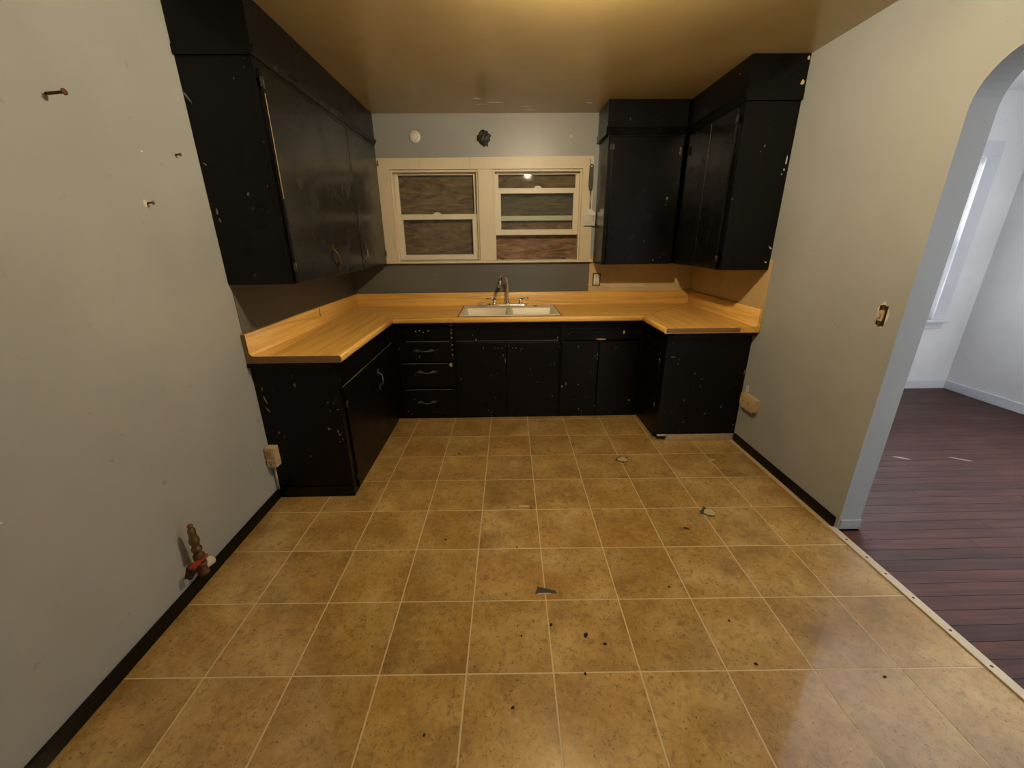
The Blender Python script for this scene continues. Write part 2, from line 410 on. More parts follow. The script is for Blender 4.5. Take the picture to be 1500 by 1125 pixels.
# damage in the flooring
def fpatch(name, bm, mat, label):
    o = obj(name, bm, mat, fl); o['label'] = label; return o
fpatch('torn_spot', prism(bmesh.new(), [(-.040, .338), (.055, .338), (.048, .352), (.020, .362), (-.026, .376)], 2, 0, .0006), 'under', 'torn spot showing dark grey underlay')
obj('torn_edge', prism(bmesh.new(), [(-.030, .334), (.030, .336), (.026, .341), (-.028, .340)], 2, 0, .0009), 'paper', fl)
fpatch('torn_spot', flake((-.058, .945, 0), .034, .010, .0008, 9, 5), 'paper', 'scuffed spot showing pale backing')
obj('torn_edge', flake((-.05, .915, 0), .045, .005, .0008, 9, 6), 'paper', fl)
for (x, y, r, s_) in ((.639, 1.447, .052, 8), (.958, .864, .050, 9)):
    fpatch('worn_spot', flake((x, y, 0), r, r*.95, .0006, 11, s_), 'under', 'worn round spot with pale centre')
    obj('worn_centre', flake((x+.004, y, 0), r*.78, r*.66, .0009, 9, s_+3), 'paper', fl)

# threshold strip between the two floors
t1 = struct('trim_1', BX(XR-.036, XR+.002, -1.2, AY1+.015, 0, .0065, .002), 'strip', 'pale threshold strip screwed down between tile and wood floors', 'threshold strip')
for y in (.62, .50, .40, .27, .12, -.02, -.20, -.4): obj('screw', LT([(.0, 0), (.0055, 0), (.005, .0012), (0, .0015)], (XR-.017, y, .0063), seg=10), 'rust', t1)
# baseboards
struct('baseboard_left', BX(XL, XL+.012, YF, 1.078, .0005, .062, .004), 'black_bb', 'black painted baseboard along the left kitchen wall', 'baseboard')
struct('baseboard_right', BX(XR-.012, XR, AY1+.018, 1.704, .0005, .060, .004), 'black_bb', 'black painted baseboard between cabinet and arch', 'baseboard')

# ---- adjoining room
DX0 = XR+WT
WIN = (1.95, 3.865, .69, 2.05)  # left part, hidden behind the arch wall, widened to let in more daylight
struct('wall_dining_back', bar_wall(bmesh.new(), DX0, DX1+WT, -.06, DH, DYB, DYB+WT, [WIN]), 'dwall', 'pale wall with a bright window in the next room', 'wall')
ws = struct('wall_dining_side', BX(DX1, DX1+WT, DYF, DYB, -.06, DH), 'dwall', 'pale side wall of the next room seen through the arch', 'wall')
W2 = (3.25, 3.95, .85, 2.05)  # opening of the added, unseen window
struct('wall_dining_front', bar_wall(bmesh.new(), DX0, DX1+WT, -.06, DH, DYF-WT, DYF, [W2]), 'dwall', 'pale front wall of the next room', 'wall')
struct('ceiling_dining', BX(DX0, DX1+WT, DYF-WT, DYB+WT, DH, DH+.08), 'dceil', 'white ceiling of the next room', 'ceiling')
struct('wall_dining_header', BX(DX0-.03, DX0, DYF-WT, DYB+WT, H+.08, DH), 'dwall', 'pale strip of wall above the kitchen ceiling line', 'wall')
fd = struct('floor_dining', BX(XR, DX1, DYF, DYB, -.10, -.004), 'dirt', 'reddish brown board floor of the next room', 'floor')
BWD = .068; y = DYB-.012; k = 0; rd = random.Random(4)
while y > -1.3:
    cuts = [XR-.002 if AY0 < y < AY1-.06 else DX0+.002]
    x = cuts[0]+rd.uniform(.5, 1.6)
    if x < DX1-.4: cuts.append(x)
    cuts.append(DX1-.012)
    if AY1-.06 <= y and y-BWD < AY1:
        bm = BX(XR-.002, DX0+.001, y-BWD+.0009, AY1-.001, -.012, 0); c = Vector((XR+.05, y-BWD/2, 0)); bmesh.ops.translate(bm, verts=bm.verts, vec=-c)
        me = bpy.data.meshes.new('floor_board'); bm.to_mesh(me); bm.free(); me.materials.append(MAT['plank'])
        o = bpy.data.objects.new('floor_board', me); COL.objects.link(o); o.parent = fd; o.location = c
    for a, b in zip(cuts, cuts[1:]):
        bm = BX(a+.0006, b-.0006, y-BWD+.0009, y-.0009, -.012, 0)
        c = Vector(((a+b)/2, y-BWD/2, 0)); bmesh.ops.translate(bm, verts=bm.verts, vec=-c)
        me = bpy.data.meshes.new('floor_board'); bm.to_mesh(me); bm.free(); me.materials.append(MAT['plank'])
        o = bpy.data.objects.new('floor_board', me); COL.objects.link(o); o.parent = fd; o.location = c
    y -= BWD
for (x, y, s_) in ((2.556, 1.40, 1), (2.93, 1.375, 2)):
    obj('floor_mark', flake((x, y, 0), .060, .012, .0006, 10, s_, -.55), 'palemark', fd)  # pale pinkish elongated marks on the boards
struct('baseboard_dining_back', BX(DX0, DX1-.014, DYB-.014, DYB, 0.0005, .085, .004), 'dtrim', 'white baseboard under the window of the next room', 'baseboard')
struct('baseboard_dining_side', BX(DX1-.014, DX1, DYF, DYB, 0.0005, .085, .004), 'dtrim', 'white baseboard along the side wall of the next room', 'baseboard')
def room_window(name, a0, a1, z0, z1, face, dr, label):
    """cased sash window; dr +1: in a back wall, -1: in a front wall"""
    def B(a, b, d0, d1, c, d, bev=.003):
        e0, e1 = sorted((face+dr*d0, face+dr*d1)); return BX(a, b, e0, e1, c, d, bev=bev)
    w = thing(name, label, 'window', (0, 0, 0)); w['kind'] = 'structure'
    cw = .115
    obj('side_casing', B(a0-cw, a0, -.02, -.0005, z0, z1), 'dtrim', w); obj('side_casing', B(a1, a1+cw, -.02, -.0005, z0, z1), 'dtrim', w)
    obj('head_casing', B(a0-cw, a1+cw, -.022, -.0005, z1, z1+cw), 'dtrim', w)
    obj('stool', B(a0-cw-.02, a1+cw+.02, -.05, .03, z0-.022, z0), 'dtrim', w); obj('apron', B(a0-cw, a1+cw, -.018, -.0005, z0-.085, z0-.022), 'dtrim', w)
    zm = (z0+z1)/2; fw = .042
    for q, (c, d, dd) in enumerate(((z0, zm+.02, .045), (zm-.02, z1, .075))):
        s_ = obj('sash', B(a0, a0+fw, dd, dd+.028, c, d), 'dtrim', w)
        obj('sash_stile', B(a1-fw, a1, dd, dd+.028, c, d), 'dtrim', s_); obj('sash_rail', B(a0+fw, a1-fw, dd, dd+.028, c, c+fw), 'dtrim', s_); obj('sash_rail', B(a0+fw, a1-fw, dd, dd+.028, d-fw, d), 'dtrim', s_)
        obj('pane', B(a0+fw, a1-fw, dd+.012, dd+.015, c+fw, d-fw, 0), 'clear', s_)
    return w
room_window('window_3', *WIN, DYB, 1, 'bright white cased window of the next room')
room_window('added_window', *W2, DYF, -1, 'added unseen white cased window in the front wall of the next room')  # unseen window, added to bring daylight onto the far walls
for nm, loc, rot, sx, sy_ in (('daylight_portal', ((WIN[0]+WIN[1])/2, DYB+.15, (WIN[2]+WIN[3])/2), (-math.pi/2, 0, 0), WIN[1]-WIN[0], WIN[3]-WIN[2]),
                        ('daylight_portal', ((W2[0]+W2[1])/2, DYF-.15, (W2[2]+W2[3])/2), (math.pi/2, 0, 0), W2[1]-W2[0], W2[3]-W2[2])):
    L = bpy.data.lights.new(nm, 'AREA'); L.shape = 'RECTANGLE'; L.size = sx; L.size_y = sy_; L.cycles.is_portal = True
    o = bpy.data.objects.new(nm, L); COL.objects.link(o); o.location = loc; o.rotation_euler = rot

# ---- kitchen double window
t2 = thing('trim_2', 'cream painted window casing with centre post and sill', 'window casing', (0, 0, 0)); t2['kind'] = 'structure'
CY = YB-.0005
obj('side_casing', prism(bmesh.new(), [(-1.197, 1.262), (OPEN_L[0], 1.262), (OPEN_L[0], 1.985), (-1.185, 2.067)], 1, CY-.022, CY), 'trim', t2)
obj('side_casing', prism(bmesh.new(), [(OPEN_R[1], 1.262), (.610, 1.262), (.598, 2.077), (OPEN_R[1], 1.985)], 1, CY-.022, CY), 'trim', t2)
obj('head_casing', prism(bmesh.new(), [(OPEN_L[0], 1.985), (OPEN_R[1], 1.985), (.598, 2.077), (-1.185, 2.067)], 1, CY-.024, CY), 'trim', t2)
obj('centre_post', BX(OPEN_L[1], OPEN_R[0], CY-.020, CY, 1.262, 1.985, .003), 'trim', t2)
obj('sill', BX(-1.215, .625, CY-.045, CY+.03, 1.243, 1.262, .004), 'trim', t2)
for o0, o1 in (OPEN_L, OPEN_R):
    obj('stop_bead', BX(o0, o0+.016, YB-.004, YB+.022, 1.262, 1.985, .002), 'trim', t2); obj('stop_bead', BX(o1-.016, o1, YB-.004, YB+.022, 1.262, 1.985, .002), 'trim', t2)
    obj('stop_bead', BX(o0+.016, o1-.016, YB-.004, YB+.022, 1.967, 1.985, .002), 'trim', t2)
    obj('jamb_lining', BX(o0, o0+.010, YB+.022, YB+WT, 1.262, 1.985), 'trim', t2); obj('jamb_lining', BX(o1-.010, o1, YB+.022, YB+WT, 1.262, 1.985), 'trim', t2)
    obj('jamb_lining', BX(o0+.01, o1-.01, YB+.022, YB+WT, 1.977, 1.985), 'trim', t2); obj('jamb_lining', BX(o0+.01, o1-.01, YB+.03, YB+WT, 1.255, 1.267), 'trim', t2)
def sash(w, x0, x1, z0, z1, y, fw, bot, top):
    s_ = obj('sash', BX(x0, x0+fw, y, y+.030, z0, z1, .002), 'sash', w)
    obj('sash_stile', BX(x1-fw, x1, y, y+.030, z0, z1, .002), 'sash', s_)
    obj('sash_rail', BX(x0+fw, x1-fw, y, y+.030, z0, z0+bot, .002), 'sash', s_); obj('sash_rail', BX(x0+fw, x1-fw, y, y+.030, z1-top, z1, .002), 'sash', s_)
    obj('pane', BX(x0+fw, x1-fw, y+.013, y+.016, z0+bot, z1-top), 'glass', s_)
    return s_
def latch(w, x, y, z):
    obj('sash_lock', prism(bmesh.new(), [(x-.035, z), (x+.032, z), (x+.026, z+.008), (x+.002, z+.018), (x-.026, z+.012)], 1, y+.004, y+.022), 'sash', w)
w1 = thing('window_1', 'closed cream sash window boarded outside, left of the centre post', 'window', (0, 0, 0)); w1['kind'] = 'structure'
sash(w1, OPEN_L[0]+.010, OPEN_L[1]-.010, 1.605, 1.975, YB+.056, .034, .04, .022)
sash(w1, OPEN_L[0]+.012, OPEN_L[1]-.012, 1.270, 1.646, YB+.024, .050, .045, .042); latch(w1, -.72, YB+.024, 1.646)
w2 = thing('window_2', 'cream sash window with its lower sash raised, right of the centre post', 'window', (0, 0, 0)); w2['kind'] = 'structure'
sash(w2, OPEN_R[0]+.010, OPEN_R[1]-.010, 1.59, 1.975, YB+.056, .034, .04, .022)
sash(w2, OPEN_R[0]+.012, OPEN_R[1]-.012, 1.472, 1.846, YB+.024, .050, .045, .042); latch(w2, .145, YB+.024, 1.846)
for x in (-.165, .38): obj('sill_catch', BX(x-.018, x+.018, YB+.03, YB+.05, 1.267, 1.280, .003), 'iron', w2)
for a, b, lb in ((-1.15, -.305, 'weathered plywood sheet boarding up the left sash window'), (-.30, .56, 'weathered plywood sheet behind the raised sash window')):
    tag(obj('plywood_board', BX(a, b, YB+WT+.0006, YB+WT+.019, 1.22, 2.03, .001), 'plywin'), lb, 'plywood board')

# ================================================================== CABINETS
GAP = .0015
def door(root, name, axis, face, a0, a1, z0, z1, mat, th=.018, bev=.004):
    """slab door standing proud of a face; axis 'x+','x-','y-' is where it looks"""
    if axis == 'y-': b = BX(a0, a1, face-th, face, z0, z1, bev=bev)
    elif axis == 'x+': b = BX(face, face+th, a0, a1, z0, z1, bev=bev)
    else: b = BX(face-th, face, a0, a1, z0, z1, bev=bev)
    return obj(name, b, mat, root)
def hinge(parent, axis, face, a, z, mat='iron', s=.8):
    """small exposed butterfly hinge"""
    def P(u, w, d): return (u, face-d, w) if axis == 'y-' else ((face+d, u, w) if axis == 'x+' else (face-d, u, w))
    bm = bmesh.new(); tube(bm, [P(a, z-.028*s, .004), P(a, z+.028*s, .004)], .0042, 8)
    for d in (-1, 1):
        p0 = P(a, z-.022*s, 0); p1 = P(a+d*.020*s, z+.022*s, .0022)
        lo = [min(p0[i], p1[i]) for i in range(3)]; hi = [max(p0[i], p1[i]) for i in range(3)]
        box(bm, lo[0], hi[0], lo[1], hi[1], lo[2], hi[2])
    return obj('hinge', bm, mat, parent)

# --- left upper cabinet
UZ0, UZ1 = 1.235, 2.165
ULX, ULY = -1.19, 1.07
u = c_ul = thing('wall_cabinet', 'tall black wall cabinet with two doors hung on the left wall', 'cabinet', (-1.35, 1.9, UZ0))
obj('body', BX(XL+GAP, ULX-.018, ULY, YB-GAP-.003, UZ0, UZ1, .002), 'black', u)
obj('end_panel', BX(XL+GAP, ULX-.018, ULY-.004, ULY, UZ0, UZ1, .001), 'black', u)
obj('stile', BX(ULX-.018, ULX, ULY-.004, ULY+.035, UZ0, UZ1, .002), 'black', u)
obj('stile', BX(ULX-.018, ULX, 2.69, YB-.005, UZ0, UZ1, .002), 'black', u)
obj('rail', BX(ULX-.018, ULX, ULY+.035, 2.69, 2.132, UZ1, .002), 'black', u)
obj('rail', BX(ULX-.018, ULX, ULY+.035, 2.69, UZ0, 1.262, .002), 'black', u)
obj('stile', BX(ULX-.018, ULX, 2.055, 2.095, 1.262, 2.132), 'black', u)
d1 = door(u, 'door', 'x+', ULX, ULY+.014, 2.070, 1.238, 2.128, 'black_door')
d2 = door(u, 'door', 'x+', ULX, 2.082, 2.705, 1.238, 2.128, 'black_door')
obj('soffit', BX(XL+GAP, ULX+.006, ULY-.010, YB-.005, 2.200, H-.0015, .003), 'black', u)
obj('moulding', prism(bmesh.new(), [(XL+GAP, UZ1), (ULX+.004, UZ1), (ULX+.012, 2.180), (ULX+.020, 2.192), (ULX+.020, 2.200), (XL+GAP, 2.200)], 1, ULY-.015, YB-.005), 'black', u)
for z in (2.075, 1.315): hinge(d1, 'x+', ULX+.016, ULY+.012, z)
hinge(d2, 'x+', ULX+.016, 2.700, 1.33)
def scroll_pull(parent, face, y, z, s=1.0, tilt=0):
    """ornate brass pull on a +x face: pointed plates, bowed grip"""
    h = obj('handle', TB([(face+.003, y+tilt*-.055*s, z-.055*s), (face+.016*s, y-tilt*.03*s, z-.03*s), (face+.022*s, y, z), (face+.016*s, y+tilt*.03*s, z+.03*s), (face+.003, y+tilt*.055*s, z+.055*s)], [.004*s, .0055*s, .006*s, .0055*s, .004*s], 8), 'brass', parent)
    for sg in (-1, 1):
        cy_, cz = y+tilt*sg*.055*s, z+sg*.055*s
        obj('rosette', prism(bmesh.new(), [(cy_, cz+.030*s), (cy_+.010*s, cz+.008*s), (cy_+.016*s, cz), (cy_+.008*s, cz-.010*s), (cy_, cz-.030*s), (cy_-.008*s, cz-.010*s), (cy_-.016*s, cz), (cy_-.010*s, cz+.008*s)], 0, face, face+.004), 'brass', h)
    return h
scroll_pull(d1, ULX+.018, 1.60, 1.335, 1.0, -.5); scroll_pull(d2, ULX+.018, 2.16, 1.345, .85, .2)

# --- right upper cabinets
URX, URY = 1.24, 1.69
u = c_ur = thing('wall_cabinet', 'black wall cabinet with two doors hung on the right wall', 'cabinet', (1.40, 2.2, UZ0))
obj('body', BX(URX+.018, XR-GAP-.003, URY, YB-.005, UZ0, UZ1, .002), 'black', u)
obj('end_panel', BX(URX, XR-GAP, URY-.004, URY, UZ0, UZ1, .001), 'black', u)
obj('stile', BX(URX, URX+.018, URY, URY+.050, UZ0, UZ1, .002), 'black', u)
obj('stile', BX(URX, URX+.018, 2.405, 2.445, UZ0, UZ1, .002), 'black', u)
obj('rail', BX(URX, URX+.018, URY+.05, 2.405, 2.135, UZ1, .002), 'black', u)
obj('rail', BX(URX, URX+.018, URY+.05, 2.405, UZ0, 1.262, .002), 'black', u)
obj('stile', BX(URX, URX+.018, 2.03, 2.07, 1.262, 2.135), 'black', u)
d1 = door(u, 'door', 'x-', URX, URY+.042, 2.046, 1.240, 2.145, 'black_door')
d2 = door(u, 'door', 'x-', URX, 2.054, 2.395, 1.240, 2.145, 'black_door')
for z in (2.085, 1.305): hinge(d1, 'x-', URX-.016, URY+.036, z)
obj('soffit', prism(bmesh.new(), [(URX-.010, URY-.014), (XR-GAP, URY-.014), (XR-GAP, YB-.005), (URX-.010, YB-.005)], 2, 2.215, H-.0015), 'black', u)
obj('moulding', prism(bmesh.new(), [(XR-GAP, UZ1), (URX-.004, UZ1), (URX-.014, 2.19), (URX-.022, 2.207), (URX-.022, 2.215), (XR-GAP, 2.215)], 1, URY-.018, YB-.005), 'black', u)
UBX, UBY = .640, 2.445
u = thing('wall_cabinet', 'black single door wall cabinet on the back wall beside the window', 'cabinet', (.92, 2.6, UZ0))
BXR = URX-.024
obj('body', BX(UBX, BXR, UBY+.018, YB-.005, UZ0, UZ1, .002), 'black', u)
obj('stile', BX(UBX, UBX+.035, UBY, UBY+.018, UZ0, UZ1, .002), 'black', u); obj('stile', BX(BXR-.030, BXR, UBY, UBY+.018, UZ0, UZ1, .002), 'black', u)
obj('rail', BX(UBX+.035, BXR-.03, UBY, UBY+.018, 2.14, UZ1, .002), 'black', u); obj('rail', BX(UBX+.035, BXR-.03, UBY, UBY+.018, UZ0, 1.262, .002), 'black', u)
d1 = door(u, 'door', 'y-', UBY, UBX+.030, BXR-.012, 1.240, 2.150, 'black')
obj('latch', BX(BXR-.045, BXR-.028, UBY-.034, UBY-.018, 2.02, 2.075, .003), 'iron', d1)
hinge(d1, 'y-', UBY-.016, UBX+.028, 2.08, 'iron')
obj('soffit', BX(UBX-.016, BXR-.002, UBY-.014, YB-.005, 2.215, H-.0015, .003), 'black', u)
obj('moulding', prism(bmesh.new(), [(YB-.005, UZ1), (UBY-.004, UZ1), (UBY-.014, 2.19), (UBY-.024, 2.207), (UBY-.024, 2.215), (YB-.005, 2.215)], 0, UBX-.024, BXR-.002), 'black', u)

# --- base cabinets
BZ = .828
# left
LBX, LBY = -1.061, 1.087
u = c_bl = thing('base_cabinet', 'black base cabinet under the left arm of the worktop', 'cabinet', (-1.28, 1.6, 0))
obj('body', BX(XL+.0045, LBX-.018, LBY, 2.188, .001, BZ, .002), 'black_low', u)
obj('end_panel', BX(XL+GAP, LBX-.018, LBY-.004, LBY, .07, BZ, .001), 'black_low', u)
obj('kick_board', BX(XL+.013, LBX, LBY-.012, LBY-.0045, .001, .068, .003), 'black_low', u)
obj('stile', BX(LBX-.018, LBX, LBY-.004, LBY+.045, .001, BZ, .002), 'black_low', u)
obj('top_rail', BX(LBX-.018, LBX, LBY+.045, 2.188, .665, BZ, .002), 'black_low', u)
obj('bottom_rail', BX(LBX-.018, LBX, LBY+.045, 2.188, .001, .03, .002), 'black_low', u)
d1 = door(u, 'door', 'x+', LBX-.006, LBY+.055, 2.165, .018, .655, 'black_low', .016)
for z in (.565, .10): hinge(d1, 'x+', LBX+.010, LBY+.050, z, 'iron')
h = obj('handle', TB([(LBX+.012, 1.74, .46), (LBX+.034, 1.74, .475), (LBX+.038, 1.74, .51), (LBX+.034, 1.74, .545), (LBX+.012, 1.74, .56)], .005, 8), 'pewter', d1)
for z in (.455, .565): obj('rosette', BX(LBX+.010, LBX+.013, 1.722, 1.758, z-.018, z+.018, .001), 'pewter', h)
def arrow_pull(parent, x, y, z, w=.085, droop=0):
    """slim pull with spear-shaped ends on a face looking -y"""
    h = obj('handle', TB([(x-w*.62, y-.004, z), (x-w*.4, y-.014, z-.004), (x, y-.022, z-.003-droop), (x+w*.4, y-.014, z-.004), (x+w*.62, y-.004, z+droop)], [.003, .0045, .0055, .0045, .003], 8), 'pewter', parent)
    for sg in (-1, 1):
        c = x+sg*w*.62
        obj('rosette', prism(bmesh.new(), [(c-sg*.024, z), (c, z-.014), (c+sg*.034, z+droop*sg), (c, z+.014)], 1, y-.004, y), 'pewter', h)
# drawer unit
BY = 2.19
def base_unit(label, x0, x1, rail_label=None):
    u = thing('base_cabinet', label, 'cabinet', ((x0+x1)/2, 2.45, 0))
    obj('body', BX(x0+GAP, x1-GAP, BY+.019, YB-.03, .001, BZ-.14, .001), 'black_low', u)
    obj('top_rail', BX(x0+GAP, x1-GAP, BY, BY+.019, .668, BZ, .002), 'black_low', u)
    obj('bottom_rail', BX(x0+GAP, x1-GAP, BY, BY+.019, .001, .024, .002), 'black_low', u)
    obj('stile', BX(x0+GAP, x0+.034, BY, BY+.019, .024, .668, .001), 'black_low', u); obj('stile', BX(x1-.024, x1-GAP, BY, BY+.019, .024, .668, .001), 'black_low', u)
    return u
u = c_bd = base_unit('black base unit of stacked drawers with spear ended pulls', LBX, -.566)
d0 = door(u, 'drawer', 'y-', BY, -1.018, -.590, .688, .800, 'black_low', .012)
for x, z in ((-.86, .757), (-.83, .762), (-.80, .748), (-.76, .760)): obj('screw_hole', LT([(0, 0), (.005, 0), (.004, .001), (0, .0012)], (x, BY-.012, z), (0, -1, 0), 8), 'plaster', d0)
for (z0, z1, hx, hz, dr) in ((.502, .664, -.803, .600, 0), (.288, .492, -.795, .420, .003), (.034, .268, -.815, .155, .006)):
    d = door(u, 'drawer', 'y-', BY, -1.020, -.585, z0, z1, 'black_low', .014); arrow_pull(d, hx, BY-.014, hz, .085, dr)
obj('bare_knot', flake((-.598, BY-.0155, .478), .012, .022, .001, 9, 2, .4, 1), 'tanpaint', u)
u = c_bs = base_unit('black double door base unit below the sink', -.566, .289)
d1 = door(u, 'door', 'y-', BY, -.552, -.150, .018, .662, 'black_low', .014); d2 = door(u, 'door', 'y-', BY, -.146, .280, .018, .660, 'black_low', .014)
for k in range(7):
    obj('screw_hole', LT([(0, 0), (.005, 0), (.004, .001), (0, .0012)], (-.235+.028*k, BY-.014, .612+(.018 if k in (3, 4) else 0)), (0, -1, 0), 8), 'pewter', d1 if -.235+.028*k < -.15 else d2)
for x, p in ((-.556, d1), (.284, d2)):
    for z in (.60, .10): hinge(p, 'y-', BY-.012, x, z, 'black_low', .8)
u = c_b2 = base_unit('black base unit with slatted panel right of the sink', .289, .966)
d1 = door(u, 'door', 'y-', BY, .300, .602, .018, .658, 'black_low', .014); d2 = door(u, 'door', 'y-', BY, .608, .930, .018, .655, 'black_low', .014)
for k in range(3): obj('slat', BX(.357, .790, BY-.010, BY, .718+.030*k, .738+.030*k, .003), 'black_low', u)
obj('bare_chip', flake((.62, BY-.0005, .672), .045, .007, -.0015, 10, 5, 0, 1), 'tanpaint', u); obj('bare_chip', flake((.80, BY-.0005, .727), .010, .016, -.0015, 7, 6, 0, 1), 'tanpaint', u)
# right
RBX, RBY = .966, 1.72
u = c_br = thing('base_cabinet', 'black base cabinet under the right arm of the worktop', 'cabinet', (1.26, 1.95, 0))
obj('body', BX(RBX+.018, XR-.0045, RBY, 2.188, .055, BZ, .002), 'black_low', u)
obj('end_panel', BX(RBX, XR-GAP, RBY-.004, RBY, .052, BZ, .001), 'black_low', u)
obj('stile', BX(RBX, RBX+.018, RBY, RBY+.06, .052, BZ, .002), 'black_low', u); obj('stile', BX(RBX, RBX+.018, 2.14, 2.188, .003, BZ, .002), 'black_low', u)
obj('top_rail', BX(RBX, RBX+.018, RBY+.06, 2.14, .66, BZ, .002), 'black_low', u)
d1 = door(u, 'door', 'x-', RBX+.006, RBY+.068, 2.132, .205, .652, 'black_low', .016)
for z in (.60, .26): hinge(d1, 'x-', RBX-.010, RBY+.064, z, 'iron')
obj('lower_panel', BX(RBX, RBX+.018, RBY+.06, 2.14, .003, .198, .003), 'black_low', u)
obj('plinth_strip', BX(RBX+.075, XR-.013, RBY-.010, RBY+.01, .001, .048, .002), 'rawwood', u)
obj('plinth_strip', BX(RBX+.008, RBX+.073, RBY-.006, RBY+.01, .036, .051, .002), 'plaster', u)


# bare chips and rubbed edges in the black paint
def chips(parent, face, pts_, mat='greychip', seed=200):
    for k, (x, z, rx, rz) in enumerate(pts_): obj('paint_chip', flake((x, face-.0006, z), rx, rz, .0012, 7, seed+k, .3*k, 1), mat, parent)
chips(c_ul, ULY-.004, [(-1.479, 1.566, .006, .018), (-1.475, 1.531, .005, .012), (-1.495, 2.02, .005, .03), (-1.484, 1.763, .004, .010)])
chips(c_bl, LBY-.004, [(-1.469, .683, .004, .014), (-1.466, .624, .005, .030), (-1.464, .563, .004, .020), (-1.148, .441, .008, .010), (-1.081, .557, .004, .008), (-1.28, .27, .004, .005), (-1.10, .36, .004, .004), (-1.13, .60, .003, .006)])
chips(c_ur, URY-.004, [(1.535, 1.863, .006, .030), (1.530, 1.815, .005, .010), (1.520, 1.79, .004, .006), (1.538, 1.37, .006, .014), (1.525, 1.283, .005, .010)], 'plaster')
chips(c_ur, URY-.014, [(1.535, 2.250, .014, .016), (1.543, 2.365, .010, .012)], 'smear')
chips(c_br, RBY-.004, [(1.545, .532, .005, .022), (1.191, .527, .006, .006), (1.246, .486, .005, .004), (1.306, .214, .014, .004), (1.419, .266, .014, .004), (1.019, .650, .003, .020), (1.153, .150, .003, .012), (1.535, .122, .006, .008), (1.06, .60, .008, .003)])
chips(c_bs, BY-.014, [(-.155, .508, .004, .026), (-.523, .356, .005, .006), (-.269, .382, .004, .008), (.109, .316, .005, .006), (.236, .193, .005, .006), (.05, .43, .004, .005)], seed=240)
chips(c_b2, BY-.014, [(.348, .301, .005, .018), (.314, .277, .009, .011), (.596, .515, .005, .010), (.886, .145, .009, .010), (.60, .10, .006, .007), (.45, .29, .006, .005)], seed=260)
chips(c_bs, BY, [(-.387, .680, .006, .012), (.269, .690, .005, .010)], seed=280)
obj('rubbed_edge', BX(-.54, .27, BY-.0012, BY, .6685, .6705), 'greychip', c_bs)
obj('rubbed_edge', BX(-.95, -.60, BY-.0012, BY, .6685, .6715), 'greychip', c_bd)
obj('rubbed_edge', BX(-.99, -.62, BY-.0150, BY-.013, .4890, .4915), 'greychip', c_bd); obj('rubbed_edge', BX(-.98, -.60, BY-.0150, BY-.013, .2640, .2665), 'greychip', c_bd)
for k, z in enumerate((.80, .765, .735, .70, .64, .60, .56)): obj('paint_chip', flake((-.5795, BY-.0006, z), .006, .009, .0008, 7, 300+k, .4*k, 1), 'tanpaint', c_bd)
obj('rubbed_edge', BX(ULX+.0175, ULX+.0188, ULY+.0145, ULY+.0185, 1.62, 2.035), 'tanpaint', c_ul)
obj('rubbed_edge', BX(LBX-.0006, LBX+.0008, LBY+.05, 2.17, .6655, .6685), 'greychip', c_bl)

# ================================================================== WORKTOP
CT, CB = .870, .832
EX0, EX1, EY = -1.012, .912, 2.112           # front edges
LY, RY = 1.065, 1.650                         # free ends
ct = thing('countertop', 'wood patterned laminate worktop running round three walls', 'countertop', (0, 2.4, CB))
NOSE = .030
def uvset(o, fn):
    me = o.data; uv = me.uv_layers.new(name='UVMap'); off = OFF[o.name]
    for p in me.polygons:
        for li in p.loop_indices:
            uv.data[li].uv = fn(me.vertices[me.loops[li].vertex_index].co+off, p.normal)
    return o
along_y = lambda c, n: (c.y, c.x + c.z)
along_x = lambda c, n: (c.x+7.3, c.y + c.z)
along_y2 = lambda c, n: (c.y+3.1, c.x + c.z+2.7)
WL, WR, WB = XL+.004, XR-.004, YB-.004
a, b, e = EX0-NOSE, EX1+NOSE, EY+NOSE
uvset(obj('work_surface', prism(bmesh.new(), [(WL, LY), (a, LY), (a, e), (WL, WB)], 2, CB, CT), 'wood', ct), along_y)
SX0, SX1, SY0, SY1 = -.500, .272, 2.182, 2.690   # sink cut-out
bm = bmesh.new()
O = [(WL, WB), (a, e), (b, e), (WR, WB)]; I = [(SX0, SY1), (SX0, SY0), (SX1, SY0), (SX1, SY1)]
for z, flip in ((CT, 0), (CB, 1)):
    vo = [bm.verts.new((*p, z)) for p in O]; vi = [bm.verts.new((*p, z)) for p in I]
    for k in range(4):
        q = [vo[k], vo[(k+1) % 4], vi[(k+1) % 4], vi[k]]; bm.faces.new(q)
    if z == CT: to, ti = vo, vi
    else:
        for k in range(4):
            bm.faces.new((to[k], to[(k+1) % 4], vo[(k+1) % 4], vo[k])); bm.faces.new((ti[k], ti[(k+1) % 4], vi[(k+1) % 4], vi[k]))
bmesh.ops.recalc_face_normals(bm, faces=bm.faces)
uvset(obj('work_surface', bm, 'wood', ct), along_x)
uvset(obj('work_surface', prism(bmesh.new(), [(b, RY), (WR, RY), (WR, WB), (b, e)], 2, CB, CT), 'wood', ct), along_y2)
